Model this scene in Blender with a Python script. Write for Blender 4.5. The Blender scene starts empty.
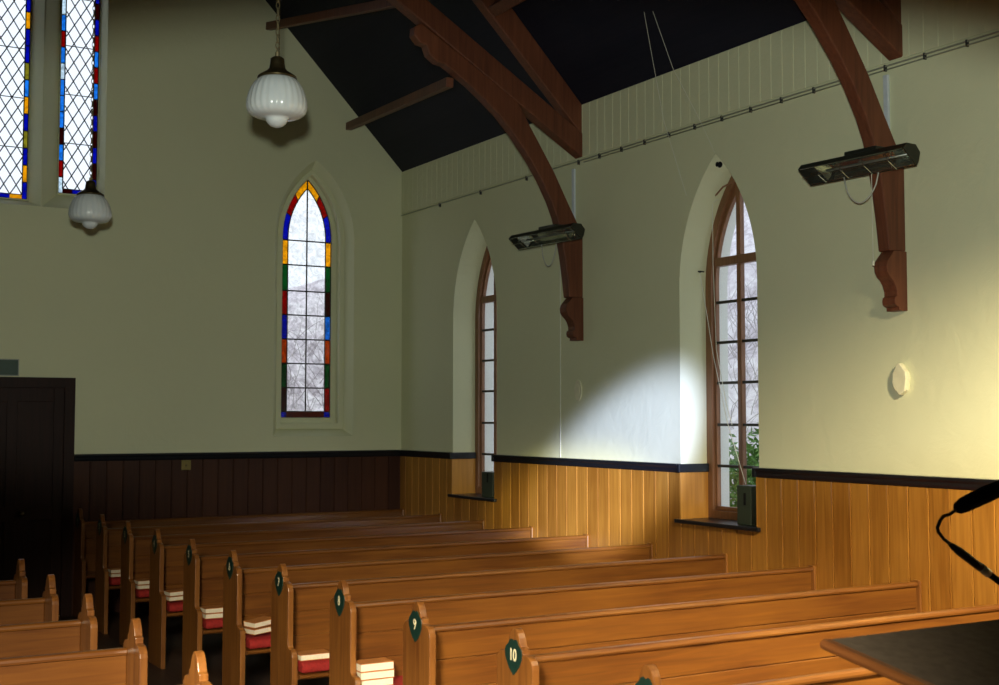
import bpy, bmesh, math, random
from mathutils import Vector, Matrix
from mathutils.geometry import tessellate_polygon
random.seed(7)
S = bpy.context.scene
C = S.collection
PI = math.pi
# ------------------------------------------------------------------ room numbers (metres)
W = 6.439          # inner face of the window wall (right)
D = 13.19          # inner face of the gable wall (far)
XL = -2.0          # left wall
YB = -3.5          # wall behind the viewer
XC = (W + XL) / 2
EAVE = 4.785
PITCH = 1.038
RIDGE = EAVE + (W - XC) * PITCH
RAIL = 1.588
TR = (9.487, 5.768)   # near faces of the two roof trusses
TT = 0.10

# ------------------------------------------------------------------ materials
def new_mat(name):
    m = bpy.data.materials.new(name); m.use_nodes = True
    nt = m.node_tree; nt.nodes.clear()
    out = nt.nodes.new('ShaderNodeOutputMaterial')
    return m, nt, out

def principled(nt, out, col=(.5, .5, .5), rough=.5, metal=0.0, spec=.5):
    b = nt.nodes.new('ShaderNodeBsdfPrincipled')
    b.inputs['Base Color'].default_value = (*col, 1)
    b.inputs['Roughness'].default_value = rough
    b.inputs['Metallic'].default_value = metal
    b.inputs['Specular IOR Level'].default_value = spec
    nt.links.new(b.outputs[0], out.inputs[0])
    return b

def plain(name, col, rough=.5, metal=0.0, spec=.5, vary=0.06, scale=20, bump=0.0):
    m, nt, out = new_mat(name)
    b = principled(nt, out, col, rough, metal, spec)
    tc = nt.nodes.new('ShaderNodeTexCoord')
    n = nt.nodes.new('ShaderNodeTexNoise'); n.inputs['Scale'].default_value = scale
    n.inputs['Detail'].default_value = 4
    nt.links.new(tc.outputs['Object'], n.inputs['Vector'])
    r = nt.nodes.new('ShaderNodeValToRGB')
    r.color_ramp.elements[0].position = .3; r.color_ramp.elements[1].position = .7
    r.color_ramp.elements[0].color = (*[c * (1 - vary) for c in col], 1)
    r.color_ramp.elements[1].color = (*[min(1, c * (1 + vary)) for c in col], 1)
    nt.links.new(n.outputs[0], r.inputs[0]); nt.links.new(r.outputs[0], b.inputs['Base Color'])
    if bump:
        bp = nt.nodes.new('ShaderNodeBump'); bp.inputs['Strength'].default_value = bump
        bp.inputs['Distance'].default_value = .01
        nt.links.new(n.outputs[0], bp.inputs['Height']); nt.links.new(bp.outputs[0], b.inputs['Normal'])
    return m

def wood(name, dark, light, grain='X', rough=.35, spec=.5, board=None, coat=0.0, fine=1.0):
    """varnished timber, grain along one axis; board = (axis, width) gives each board its own tone"""
    m, nt, out = new_mat(name)
    b = principled(nt, out, light, rough, 0, spec)
    tc = nt.nodes.new('ShaderNodeTexCoord')
    oi = nt.nodes.new('ShaderNodeObjectInfo')
    add = nt.nodes.new('ShaderNodeVectorMath'); add.operation = 'ADD'
    mulr = nt.nodes.new('ShaderNodeMath'); mulr.operation = 'MULTIPLY'; mulr.inputs[1].default_value = 17
    nt.links.new(oi.outputs['Random'], mulr.inputs[0])
    nt.links.new(tc.outputs['Object'], add.inputs[0]); nt.links.new(mulr.outputs[0], add.inputs[1])
    mp = nt.nodes.new('ShaderNodeMapping')
    sc = {'X': (1.2, 22, 22), 'Y': (22, 1.2, 22), 'Z': (22, 22, 1.2)}[grain]
    mp.inputs['Scale'].default_value = [s * fine for s in sc]
    nt.links.new(add.outputs[0], mp.inputs[0])
    n = nt.nodes.new('ShaderNodeTexNoise'); n.inputs['Scale'].default_value = 1.6
    n.inputs['Detail'].default_value = 6; n.inputs['Distortion'].default_value = .6
    nt.links.new(mp.outputs[0], n.inputs['Vector'])
    n2 = nt.nodes.new('ShaderNodeTexNoise'); n2.inputs['Scale'].default_value = 1.3
    n2.inputs['Detail'].default_value = 2
    nt.links.new(add.outputs[0], n2.inputs['Vector'])
    mx = nt.nodes.new('ShaderNodeMath'); mx.operation = 'MULTIPLY_ADD'
    mx.inputs[1].default_value = .6
    nt.links.new(n.outputs[0], mx.inputs[0])
    m2 = nt.nodes.new('ShaderNodeMath'); m2.operation = 'MULTIPLY'; m2.inputs[1].default_value = .4
    nt.links.new(n2.outputs[0], m2.inputs[0]); nt.links.new(m2.outputs[0], mx.inputs[2])
    fac = mx.outputs[0]
    if board:
        ax, wd = board
        sp = nt.nodes.new('ShaderNodeSeparateXYZ'); nt.links.new(tc.outputs['Object'], sp.inputs[0])
        dv = nt.nodes.new('ShaderNodeMath'); dv.operation = 'DIVIDE'; dv.inputs[1].default_value = wd
        nt.links.new(sp.outputs[ax], dv.inputs[0])
        fl = nt.nodes.new('ShaderNodeMath'); fl.operation = 'FLOOR'; nt.links.new(dv.outputs[0], fl.inputs[0])
        wn = nt.nodes.new('ShaderNodeTexWhiteNoise'); wn.noise_dimensions = '1D'
        nt.links.new(fl.outputs[0], wn.inputs['W'])
        ma = nt.nodes.new('ShaderNodeMath'); ma.operation = 'MULTIPLY_ADD'
        ma.inputs[1].default_value = .22; 
        sb = nt.nodes.new('ShaderNodeMath'); sb.operation = 'SUBTRACT'; sb.inputs[1].default_value = .11
        nt.links.new(wn.outputs['Value'], ma.inputs[0]); nt.links.new(fac, sb.inputs[0]); nt.links.new(sb.outputs[0], ma.inputs[2])
        fac = ma.outputs[0]
    r = nt.nodes.new('ShaderNodeValToRGB')
    r.color_ramp.elements[0].position = .3; r.color_ramp.elements[1].position = .68
    r.color_ramp.elements[0].color = (*dark, 1); r.color_ramp.elements[1].color = (*light, 1)
    nt.links.new(fac, r.inputs[0]); nt.links.new(r.outputs[0], b.inputs['Base Color'])
    bp = nt.nodes.new('ShaderNodeBump'); bp.inputs['Strength'].default_value = .12
    bp.inputs['Distance'].default_value = .003
    nt.links.new(n.outputs[0], bp.inputs['Height']); nt.links.new(bp.outputs[0], b.inputs['Normal'])
    if coat:
        b.inputs['Coat Weight'].default_value = coat; b.inputs['Coat Roughness'].default_value = .22
    return m

def plaster(name, col):
    m, nt, out = new_mat(name)
    b = principled(nt, out, col, .75, 0, .25)
    tc = nt.nodes.new('ShaderNodeTexCoord')
    n = nt.nodes.new('ShaderNodeTexNoise'); n.inputs['Scale'].default_value = .9; n.inputs['Detail'].default_value = 6
    nt.links.new(tc.outputs['Object'], n.inputs['Vector'])
    r = nt.nodes.new('ShaderNodeValToRGB')
    r.color_ramp.elements[0].position = .35; r.color_ramp.elements[1].position = .7
    r.color_ramp.elements[0].color = (*[c * .96 for c in col], 1); r.color_ramp.elements[1].color = (*col, 1)
    nt.links.new(n.outputs[0], r.inputs[0]); nt.links.new(r.outputs[0], b.inputs['Base Color'])
    n2 = nt.nodes.new('ShaderNodeTexNoise'); n2.inputs['Scale'].default_value = 5; n2.inputs['Detail'].default_value = 8
    n2.inputs['Roughness'].default_value = .62; n2.inputs['Distortion'].default_value = .5
    nt.links.new(tc.outputs['Object'], n2.inputs['Vector'])
    bp = nt.nodes.new('ShaderNodeBump'); bp.inputs['Strength'].default_value = .42; bp.inputs['Distance'].default_value = .014
    nt.links.new(n2.outputs[0], bp.inputs['Height']); nt.links.new(bp.outputs[0], b.inputs['Normal'])
    return m

def glass(name, col, gloss=.05, mottled=0.0):
    m, nt, out = new_mat(name)
    t = nt.nodes.new('ShaderNodeBsdfTransparent'); t.inputs[0].default_value = (*col, 1)
    g = nt.nodes.new('ShaderNodeBsdfGlossy'); g.inputs['Roughness'].default_value = .15
    g.inputs[0].default_value = (.8, .8, .8, 1)
    mx = nt.nodes.new('ShaderNodeMixShader'); mx.inputs[0].default_value = gloss
    nt.links.new(t.outputs[0], mx.inputs[1]); nt.links.new(g.outputs[0], mx.inputs[2])
    nt.links.new(mx.outputs[0], out.inputs[0])
    if mottled:
        tc = nt.nodes.new('ShaderNodeTexCoord')
        n = nt.nodes.new('ShaderNodeTexNoise'); n.inputs['Scale'].default_value = 14; n.inputs['Detail'].default_value = 4
        n.inputs['Distortion'].default_value = 1.5
        nt.links.new(tc.outputs['Object'], n.inputs['Vector'])
        r = nt.nodes.new('ShaderNodeValToRGB')
        r.color_ramp.elements[0].position = .35; r.color_ramp.elements[1].position = .6
        r.color_ramp.elements[0].color = (*[c * (1 - mottled) for c in col], 1); r.color_ramp.elements[1].color = (*col, 1)
        nt.links.new(n.outputs[0], r.inputs[0]); nt.links.new(r.outputs[0], t.inputs[0])
    return m

M = {}
M['plaster'] = plaster('cream_plaster', (.73, .74, .50))
M['reveal_paint'] = plaster('white_limewash', (.80, .82, .78))
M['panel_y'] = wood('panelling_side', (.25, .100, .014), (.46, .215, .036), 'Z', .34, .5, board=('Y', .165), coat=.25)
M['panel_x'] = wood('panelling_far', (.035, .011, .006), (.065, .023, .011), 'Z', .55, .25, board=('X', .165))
M['reveal_wood'] = wood('reveal_panel', (.38, .16, .025), (.58, .28, .05), 'Z', .36)
M['rail'] = plain('black_paint', (.008, .010, .014), .32, vary=.2)
M['pew'] = wood('pew_oak', (.085, .026, .006), (.205, .080, .013), 'X', .33, .5, coat=.25)
M['pew_end'] = wood('pew_end_oak', (.11, .036, .009), (.30, .125, .026), 'Z', .36, .5, coat=.15)
M['truss'] = wood('red_oxide_timber', (.085, .026, .014), (.20, .066, .031), 'Z', .5, .35)
M['ceiling'] = wood('dark_roof_boards', (.010, .011, .022), (.016, .016, .028), 'Y', .6, .2, board=('X', .14))
M['window_wood'] = wood('window_timber', (.15, .068, .030), (.28, .125, .055), 'Z', .4)
M['door'] = wood('dark_door_timber', (.016, .007, .006), (.032, .013, .010), 'Z', .55, .2)
M['floor'] = wood('floor_boards', (.03, .014, .008), (.07, .034, .018), 'Y', .5, board=('X', .12))
M['glass'] = glass('window_glass', (.92, .94, .95), .04)
M['glass_obscure'] = glass('textured_glass', (.95, .96, .96), .04, mottled=.16)
M['bar'] = plain('lead_bar', (.035, .03, .022), .5, .3)
M['lead'] = plain('lead_came', (.02, .02, .03), .5, .5)
GC = {'yellow': (.90, .55, .04), 'red': (.45, .02, .015), 'darkred': (.13, .012, .012), 'blue': (.02, .05, .55),
      'sky': (.10, .42, .85), 'green': (.03, .22, .08), 'orange': (.62, .19, .02), 'brown': (.20, .04, .02), 'pale': (.75, .85, .9),
      'olive': (.45, .42, .10)}
for k, v in GC.items(): M['g_' + k] = glass('stained_' + k, v, .06, mottled=.3)
M['opal'] = plain('opal_glass', (.62, .66, .68), .22, vary=.02)
M['brass'] = plain('aged_brass', (.10, .075, .035), .38, .85, vary=.2)
M['chain'] = plain('brass_chain', (.34, .28, .16), .35, .8)
M['steel_dark'] = plain('dark_enamel', (.035, .036, .028), .3, .5, vary=.15)
M['chrome'] = plain('polished_reflector', (.55, .58, .52), .14, .95, vary=.05)
M['cable'] = plain('grey_flex', (.50, .50, .44), .5)
M['cord'] = plain('white_cord', (.72, .72, .62), .7)
M['plate'] = plain('dark_green_plate', (.010, .035, .028), .28, .0, vary=.15)
M['numeral'] = plain('cream_numeral', (.75, .70, .48), .4)
M['cushion'] = plain('red_cloth', (.30, .012, .010), .8, vary=.2, scale=60, bump=.3)
M['pages'] = plain('page_edges', (.80, .76, .62), .8, vary=.05, scale=90)
M['cover'] = plain('tan_book_cover', (.50, .20, .05), .5)
M['box'] = plain('dark_green_box', (.035, .050, .036), .4)
M['conduit'] = plain('galvanised_conduit', (.42, .43, .34), .4, .4)
M['clip'] = plain('dark_clip', (.04, .04, .04), .5)
M['strip'] = plain('grey_blue_strip', (.62, .68, .74), .6)
M['vent'] = plain('painted_vent', (.76, .73, .52), .6)
M['black'] = plain('black_plastic', (.008, .008, .010), .6, spec=.15)
M['foam'] = plain('black_foam', (.006, .007, .009), .98, spec=.05, scale=200, vary=.3, bump=.6)
M['grey_metal'] = plain('grey_metal', (.22, .24, .22), .35, .7)
M['desk'] = plain('olive_black_cloth', (.165, .137, .105), .95, spec=.05, vary=.15, scale=40, bump=.2)
M['desk_wood'] = wood('desk_edge_timber', (.20, .07, .02), (.38, .16, .05), 'Y', .4)
M['sign'] = plain('sign_green', (.03, .07, .05), .4)
M['sign_edge'] = plain('sign_edge', (.3, .33, .3), .4)
M['brass_plate'] = plain('brass_switch', (.20, .16, .05), .4, .4)

# ------------------------------------------------------------------ mesh helpers
def add_box(bm, x0, x1, y0, y1, z0, z1):
    v = [bm.verts.new(p) for p in ((x0, y0, z0), (x1, y0, z0), (x1, y1, z0), (x0, y1, z0), (x0, y0, z1), (x1, y0, z1), (x1, y1, z1), (x0, y1, z1))]
    for f in ((0, 3, 2, 1), (4, 5, 6, 7), (0, 1, 5, 4), (1, 2, 6, 5), (2, 3, 7, 6), (3, 0, 4, 7)):
        bm.faces.new([v[i] for i in f])

def add_prism(bm, pts, a, b, plane):
    """extrude the outline pts between a and b; plane 'yz' extrudes along x, 'xz' along y, 'xy' along z"""
    def P(u, v, t): return {'yz': (t, u, v), 'xz': (u, t, v), 'xy': (u, v, t)}[plane]
    A = [bm.verts.new(P(u, v, a)) for u, v in pts]; B = [bm.verts.new(P(u, v, b)) for u, v in pts]
    n = len(pts)
    tris = tessellate_polygon([[Vector((u, v, 0)) for u, v in pts]])
    for t in tris:
        bm.faces.new([A[i] for i in t]); bm.faces.new([B[i] for i in reversed(t)])
    for i in range(n):
        j = (i + 1) % n
        bm.faces.new((A[i], A[j], B[j], B[i]))

def add_ring(bm, outer, inner, a, b, plane):
    """closed frame between two outlines with equal point counts"""
    def P(u, v, t): return {'yz': (t, u, v), 'xz': (u, t, v)}[plane]
    n = len(outer)
    L = [[bm.verts.new(P(u, v, t)) for u, v in o] for o in (outer, inner) for t in (a, b)]
    oa, ob, ia, ib = L
    for i in range(n):
        j = (i + 1) % n
        for q in ((oa[i], oa[j], ia[j], ia[i]), (ob[i], ib[i], ib[j], ob[j]), (oa[i], ob[i], ob[j], oa[j]), (ia[i], ia[j], ib[j], ib[i])):
            bm.faces.new(q)

def add_tube(bm, pts, r, n=8, cap=True):
    pts = [Vector(p) for p in pts]
    rs = r if isinstance(r, (list, tuple)) else [r] * len(pts)
    rings = []
    up = None
    for i, p in enumerate(pts):
        d = (pts[min(i + 1, len(pts) - 1)] - pts[max(i - 1, 0)]).normalized()
        if up is None:
            up = Vector((0, 0, 1)) if abs(d.z) < .9 else Vector((1, 0, 0))
        s = d.cross(up).normalized(); u = s.cross(d).normalized(); up = u
        rings.append([bm.verts.new(p + rs[i] * (math.cos(2 * PI * k / n) * s + math.sin(2 * PI * k / n) * u)) for k in range(n)])
    for a, b in zip(rings, rings[1:]):
        for k in range(n):
            bm.faces.new((a[k], a[(k + 1) % n], b[(k + 1) % n], b[k]))
    if cap:
        bm.faces.new(list(reversed(rings[0]))); bm.faces.new(rings[-1])

def add_lathe(bm, prof, n=32, rib=0.0, ribs=0, rib_rows=None):
    rings = []
    for k, (r, z) in enumerate(prof):
        ring = []
        for i in range(n):
            a = 2 * PI * i / n
            rr = r
            if rib and rib_rows and rib_rows[0] <= k <= rib_rows[1]:
                rr = r * (1 - rib * (0.5 - 0.5 * abs(math.cos(a * ribs / 2)) ) * 2)
            ring.append(bm.verts.new((rr * math.cos(a), rr * math.sin(a), z)))
        rings.append(ring)
    for a, b in zip(rings, rings[1:]):
        for k in range(n):
            bm.faces.new((a[k], b[k], b[(k + 1) % n], a[(k + 1) % n]))
    bm.faces.new(rings[0]); bm.faces.new(list(reversed(rings[-1])))

def obj(name, bm, mat, parent=None, bevel=0.0, smooth=False, loc=None, seg=2):
    bmesh.ops.recalc_face_normals(bm, faces=bm.faces)
    me = bpy.data.meshes.new(name); bm.to_mesh(me); bm.free()
    for mm in (mat if isinstance(mat, (list, tuple)) else [mat]): me.materials.append(mm)
    o = bpy.data.objects.new(name, me); C.objects.link(o)
    if parent: o.parent = parent
    if loc: o.location = loc
    if smooth:
        for p in me.polygons: p.use_smooth = True
    if bevel:
        b = o.modifiers.new('bevel', 'BEVEL'); b.width = bevel; b.segments = seg; b.limit_method = 'ANGLE'; b.angle_limit = math.radians(40)
    return o

def BM(): return bmesh.new()
def box_obj(name, dims, mat, parent=None, bevel=0.0):
    b = BM(); add_box(b, *dims); return obj(name, b, mat, parent, bevel)
def thing(name, label, cat, loc=(0, 0, 0), rotz=0, group=None):
    o = bpy.data.objects.new(name, None); C.objects.link(o)
    o.empty_display_size = .2
    o.location = loc; o.rotation_euler = (0, 0, rotz); o['label'] = label; o['category'] = cat
    if group: o['group'] = group
    return o
def tag(o, label, cat, group=None):
    o['label'] = label; o['category'] = cat
    if group: o['group'] = group
    return o
def struct(o, label=None):
    o['kind'] = 'structure'
    if label: o['label'] = label
    return o
def dup(root, loc, label, group=None):
    r = root.copy(); C.objects.link(r); r.location = loc; r['label'] = label
    if group: r['group'] = group
    for ch in list(root.children):
        c = ch.copy(); C.objects.link(c); c.parent = r
        for g in ch.children:
            d = g.copy(); C.objects.link(d); d.parent = c
    return r

def lancet(cx, a, z0, zs, h, n=14, nside=6):
    """pointed-arch outline, half width a, sill z0, springing zs, arch rise h (counter-clockwise from lower left)"""
    R = (h * h + a * a) / (2 * a)
    th = math.asin(min(1, h / R))
    p = [(cx - a, z0), (cx + a, z0)]
    p += [(cx + a, z0 + (zs - z0) * k / nside) for k in range(1, nside)]
    p += [(cx + a - R + R * math.cos(th * k / n), zs + R * math.sin(th * k / n)) for k in range(n)]
    p += [(cx, zs + h)]
    p += [(cx - a + R - R * math.cos(th * k / n), zs + R * math.sin(th * k / n)) for k in range(n - 1, -1, -1)]
    p += [(cx - a, zs - (zs - z0) * k / nside) for k in range(1, nside)]
    return p

def wall_with_holes(name, outer, holes, t0, t1, plane, mat):
    """wall slab between t0 and t1; holes = [(front outline, back outline)] may splay"""
    def P(u, v, t): return {'yz': (t, u, v), 'xz': (u, t, v)}[plane]
    bm = BM()
    sets = []
    for side, t in ((0, t0), (1, t1)):
        loops = [outer] + [h[side] for h in holes]
        flat = [p for l in loops for p in l]
        vs = [bm.verts.new(P(u, v, t)) for u, v in flat]
        for tri in tessellate_polygon([[Vector((u, v, 0)) for u, v in l] for l in loops]):
            try: bm.faces.new([vs[i] for i in tri])
            except ValueError: pass
        k = 0; ls = []
        for l in loops: ls.append(vs[k:k + len(l)]); k += len(l)
        sets.append(ls)
    for la, lb in zip(*sets):
        n = len(la)
        for i in range(n):
            j = (i + 1) % n
            bm.faces.new((la[i], la[j], lb[j], lb[i]))
    return struct(obj(name, bm, mat))

# ------------------------------------------------------------------ room shell
WIN = [7.65, 11.485]          # centres of the two wall windows along y
WA, WS0, WS1, WR = .46, 1.15, 3.0, 1.01
wall_holes = [(lancet(c, WA, WS0, WS1, WR),) * 2 for c in WIN]
TH = .47
wall_with_holes('wall_right', [(YB, 0), (D, 0), (D, EAVE), (YB, EAVE)], wall_holes, W, W + TH, 'yz', M['plaster'])

FWX = 5.372
far_f = lancet(FWX, .47, 1.75, 3.93, .89); far_b = lancet(FWX, .335, 1.88, 3.93, .74)
L_R = (lancet(2.765, .308, 4.05, 6.25, .75), lancet(2.842, .198, 4.22, 6.25, .55))
L_C = (lancet(2.13, .318, 4.05, 6.75, .75), lancet(2.13, .225, 4.13, 6.75, .55))
L_L = (lancet(1.485, .318, 4.05, 6.25, .75), lancet(1.415, .205, 4.22, 6.25, .55))
wall_with_holes('wall_far', [(XL, 0), (W, 0), (W, EAVE), (XC, RIDGE), (XL, EAVE)],
                [(far_f, far_b), L_L, L_C, L_R], D, D + .21, 'xz', M['plaster'])
b = BM(); add_box(b, XL - .2, XL, YB, D + .21, 0, EAVE); struct(obj('wall_left', b, M['plaster']))
b = BM(); add_prism(b, [(XL, 0), (W, 0), (W, EAVE), (XC, RIDGE), (XL, EAVE)], YB - .2, YB, 'xz'); struct(obj('wall_back', b, M['plaster']))
b = BM(); add_box(b, XL - .2, W + TH, YB - .2, D + .21, -.1, 0); struct(obj('floor', b, M['floor']))
b = BM(); add_box(b, XL, W - .03, YB, 2.6, 0, .32); struct(obj('floor_platform', b, M['floor'], bevel=.01))
for nm, s in (('ceiling', 1), ('ceiling_left', -1)):
    b = BM()
    xe = W if s == 1 else XL
    e = .5
    pts = [(xe + s * e, EAVE - e * PITCH), (XC, RIDGE), (XC, RIDGE + .18), (xe + s * e, EAVE - e * PITCH + .18)]
    if s == -1: pts.reverse()
    add_prism(b, pts, YB - .2, D + .45, 'xz'); struct(obj(nm, b, M['ceiling']))

# tongue and groove panelling, one board pattern per surface
def panel_profile(a0, a1, depth, bw=.165):
    """front outline of matched boards from a0 to a1: bead and groove at each joint"""
    pts = [(a0, 0)]
    k = math.ceil(a0 / bw)
    pts.append((a0, depth))
    while k * bw < a1 - .012:
        g = k * bw
        if g > a0 + .012:
            pts += [(g - .006, depth), (g - .003, depth - .009), (g + .001, depth - .009), (g + .003, depth + .002), (g + .009, depth + .002), (g + .011, depth - .003), (g + .014, depth)]
        k += 1
    pts += [(a1, depth), (a1, 0)]
    return pts
def add_panel(bm, a0, a1, z0, z1, where):
    pr = panel_profile(a0, a1, .018)
    if where == 'right': add_prism(bm, [(W - d, a) for a, d in pr], z0, z1, 'xy')
    else: add_prism(bm, [(a, D - d) for a, d in pr], z0, z1, 'xy')
b = BM()
edges = [YB]
for c in WIN: edges += [c - WA, c + WA]
edges.append(D)
for i in range(0, len(edges), 2): add_panel(b, edges[i], edges[i + 1], 0, 1.52, 'right')
for c in WIN: add_panel(b, c - WA, c + WA, 0, 1.13, 'right')
struct(obj('trim_1', b, M['panel_y']))
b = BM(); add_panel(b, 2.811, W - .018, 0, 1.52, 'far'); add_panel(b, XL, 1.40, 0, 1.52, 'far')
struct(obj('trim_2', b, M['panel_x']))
# dado rails, black
def rail_prof(): return [(0, 1.515), (.022, 1.518), (.030, 1.535), (.034, 1.555), (.044, 1.57), (.046, 1.588), (0, 1.590)]
b = BM()
for i in range(0, len(edges), 2):
    add_prism(b, [(W - d, z) for d, z in rail_prof()], edges[i], edges[i + 1] + (.0 if i + 1 == len(edges) - 1 else 0), 'xz')
struct(obj('trim_3', b, M['rail'], bevel=.002))
b = BM(); add_prism(b, [(D - d, z) for d, z in rail_prof()], 2.82, W - .02, 'yz'); add_prism(b, [(D - d, z) for d, z in rail_prof()], XL, 1.42, 'yz')
struct(obj('trim_4', b, M['rail'], bevel=.002))

# frieze of painted boards above the conduit on the window wall
b = BM()
bw = .118; y = YB; k = 0
while y < D - .02:
    y1 = min(y + bw - .0025, D)
    add_box(b, W - .011, W - .001, y, y1, 4.30, EAVE + .0)
    y += bw
add_box(b, W - .008, W - .001, YB, D, 4.30, EAVE)
struct(obj('trim_5', b, M['plaster'], bevel=.0025, seg=1))

# ------------------------------------------------------------------ windows in the side wall
FX = W + .265
def side_window(idx, c):
    root = struct(bpy.data.objects.new('window_%d' % idx, None)); C.objects.link(root)
    root.location = (0, 0, 0)
    outer = lancet(c, WA, WS0 + .0, WS1, WR)
    mid = lancet(c, WA - .072, WS0 + .065, WS1 + .02, WR - .11)
    b = BM(); add_ring(b, outer, mid, FX, FX + .085, 'yz'); obj('window_frame', b, M['window_wood'], root, bevel=.006)
    inn = lancet(c, WA - .095, WS0 + .098, WS1 + .02, WR - .18)
    b = BM(); add_ring(b, mid, inn, FX + .03, FX + .07, 'yz'); obj('casement', b, M['window_wood'], root, bevel=.004)
    # centre mullion
    b = BM(); add_box(b, FX + .025, FX + .072, c + .058, c + .104, WS0 + .09, WS1 + .90); obj('mullion', b, M['window_wood'], root, bevel=.005)
    b = BM(); add_box(b, FX + .015, FX + .075, c - WA + .1, c + WA - .1, 3.175, 3.245); obj('transom', b, M['window_wood'], root, bevel=.005)
    for z in (2.885, 2.56, 2.235, 1.90, 1.57):
        b = BM(); add_box(b, FX + .035, FX + .066, c - WA + .09, c + WA - .09, z - .011, z + .011); obj('glazing_bar', b, M['bar'], root, bevel=.003)
    b = BM(); add_prism(b, lancet(c, WA - .09, WS0 + .09, WS1 + .02, WR - .15), FX + .052, FX + .056, 'yz'); obj('pane', b, M['glass'], root)
    # reveal lining of panelling, rail return and black sill
    for s in (-1, 1):
        y0 = c + s * WA; y1 = y0 - s * .018
        b = BM(); add_box(b, W - .018, FX, min(y0, y1), max(y0, y1), WS0, 1.52); obj('reveal_lining', b, M['reveal_wood'], root, bevel=.003)
        y1 = y0 - s * .034
        b = BM(); add_box(b, W - .046, FX, min(y0, y1), max(y0, y1), 1.52, 1.588); obj('rail_return', b, M['rail'], root, bevel=.005)
    b = BM(); add_box(b, W - .05, FX + .02, c - WA - .03, c + WA + .03, WS0 - .028, WS0 + .002)
    obj('window_sill', b, M['rail'], root, bevel=.006)
    return root
# outside reveals are painted white: lining shells
for i, c in enumerate(WIN):
    side_window(i + 1, c)
    o1 = lancet(c, WA, WS0, WS1, WR); o2 = lancet(c, WA - .012, WS0 + .012, WS1, WR - .012)
    b = BM(); add_ring(b, o1, o2, FX + .087, W + TH + .02, 'yz'); struct(obj('trim_%d' % (6 + i), b, M['reveal_paint']))

# ------------------------------------------------------------------ stained lancet in the gable wall
GY = D + .205
def arch_point(cx, a, z0, zs, h, t):
    """point along the right-hand edge from sill (t=0) to apex by arc length"""
    R = (h * h + a * a) / (2 * a); th = math.asin(min(1, h / R))
    L1 = zs - z0; L2 = R * th
    s = t * (L1 + L2)
    if s <= L1: return a, z0 + s
    an = (s - L1) / R
    return a - R + R * math.cos(an), zs + R * math.sin(an)

def stained_window(idx, cx, a, z0, zs, h, bd, cols_l, cols_r, base_cols, clear, edges_z=None):
    root = struct(bpy.data.objects.new('window_%d' % idx, None)); C.objects.link(root)
    out = (a, z0, zs, h); ai, zi, hi = a - bd, z0 + bd, h - bd * 1.5
    y0, y1 = GY, GY + .012
    n = len(cols_r)
    # border segments: outer edge point and matching inner point
    R = (h * h + a * a) / (2 * a); th = math.asin(min(1, h / R))
    Ri = (hi * hi + ai * ai) / (2 * ai); thi = math.asin(min(1, hi / Ri))
    def OP(z):  # edge points at breakpoint value: z for straight part, z>zs maps to the arc by fraction
        if z <= zs: return (a, z), (ai, z)
        f = (z - zs)
        return (a - R + R * math.cos(th * f), zs + R * math.sin(th * f)), (ai - Ri + Ri * math.cos(thi * f), zs + Ri * math.sin(thi * f))
    br = edges_z
    lead = BM()
    for cols, s in ((cols_l, -1), (cols_r, 1)):
        for k, cn in enumerate(cols):
            za, zb = br[k], br[k + 1]
            steps = 5
            po, pi_ = [], []
            for q in range(steps + 1):
                z = za + (zb - za) * q / steps
                o_, i_ = OP(z); po.append((cx + s * o_[0], o_[1])); pi_.append((cx + s * i_[0], i_[1]))
            b = BM()
            add_prism(b, po + pi_[::-1], y0, y1, 'xz')
            obj('border_pane', b, M['g_' + cn], root)
            add_tube(lead, [(po[0][0], y0, po[0][1]), (pi_[0][0], y0, pi_[0][1])], .006, 6)
    # bottom strip
    m = len(base_cols); x0, x1 = cx - ai, cx + ai
    for k, cn in enumerate(base_cols):
        b = BM(); add_box(b, x0 + (x1 - x0) * k / m, x0 + (x1 - x0) * (k + 1) / m, y0, y1, z0, zi); obj('border_pane', b, M['g_' + cn], root)
    b = BM(); add_prism(b, lancet(cx, ai, zi, zs, hi), y0 + .002, y1 - .002, 'xz'); obj('pane', b, clear, root)
    # cames: outer and inner outline
    for (aa, zz, hh, r) in ((a, z0, h, .008), (ai, zi, hi, .0065)):
        pts = lancet(cx, aa, zz, zs, hh, n=20)
        add_tube(lead, [(u, y0, v) for u, v in pts] + [(pts[0][0], y0, pts[0][1])], r, 6, cap=False)
    return root, lead, (ai, zi, hi)

a, z0, zs, h = .292, 1.955, 3.96, .67
bd = .068
brk = [z0, z0 + bd] + [z0 + bd + .267 * k for k in range(1, 7)] + [3.69, zs, zs + .0001]
brk = [1.955, 2.02, 2.285, 2.553, 2.822, 3.09, 3.36, 3.63, 3.90]
# arc part runs 0..1 above zs
brk_l = [1.955, 2.02, 2.285, 2.555, 2.825, 3.095, 3.365, 3.655, 3.93, zs + .38, zs + .70, zs + 1.0]
cols_l = ['blue', 'darkred', 'green', 'orange', 'blue', 'red', 'green', 'yellow', 'blue', 'red', 'yellow']
cols_r = ['blue', 'red', 'green', 'orange', 'sky', 'darkred', 'green', 'yellow', 'blue', 'red', 'yellow']
root, lead, (ai, zi, hi) = stained_window(3, FWX - .018, a, z0, zs, h, bd, cols_l, cols_r, ['brown', 'brown'], M['glass_obscure'], brk_l)
for z in (2.285, 2.555, 2.825, 3.095, 3.365, 3.655, 3.93):
    add_tube(lead, [(FWX - .018 - a, GY, z), (FWX - .018 + a, GY, z)], .0085, 6)
add_tube(lead, [(FWX - .018, GY, zi), (FWX - .018, GY, zs + h)], .0085, 6)
obj('leading', lead, M['bar'], root)
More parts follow.
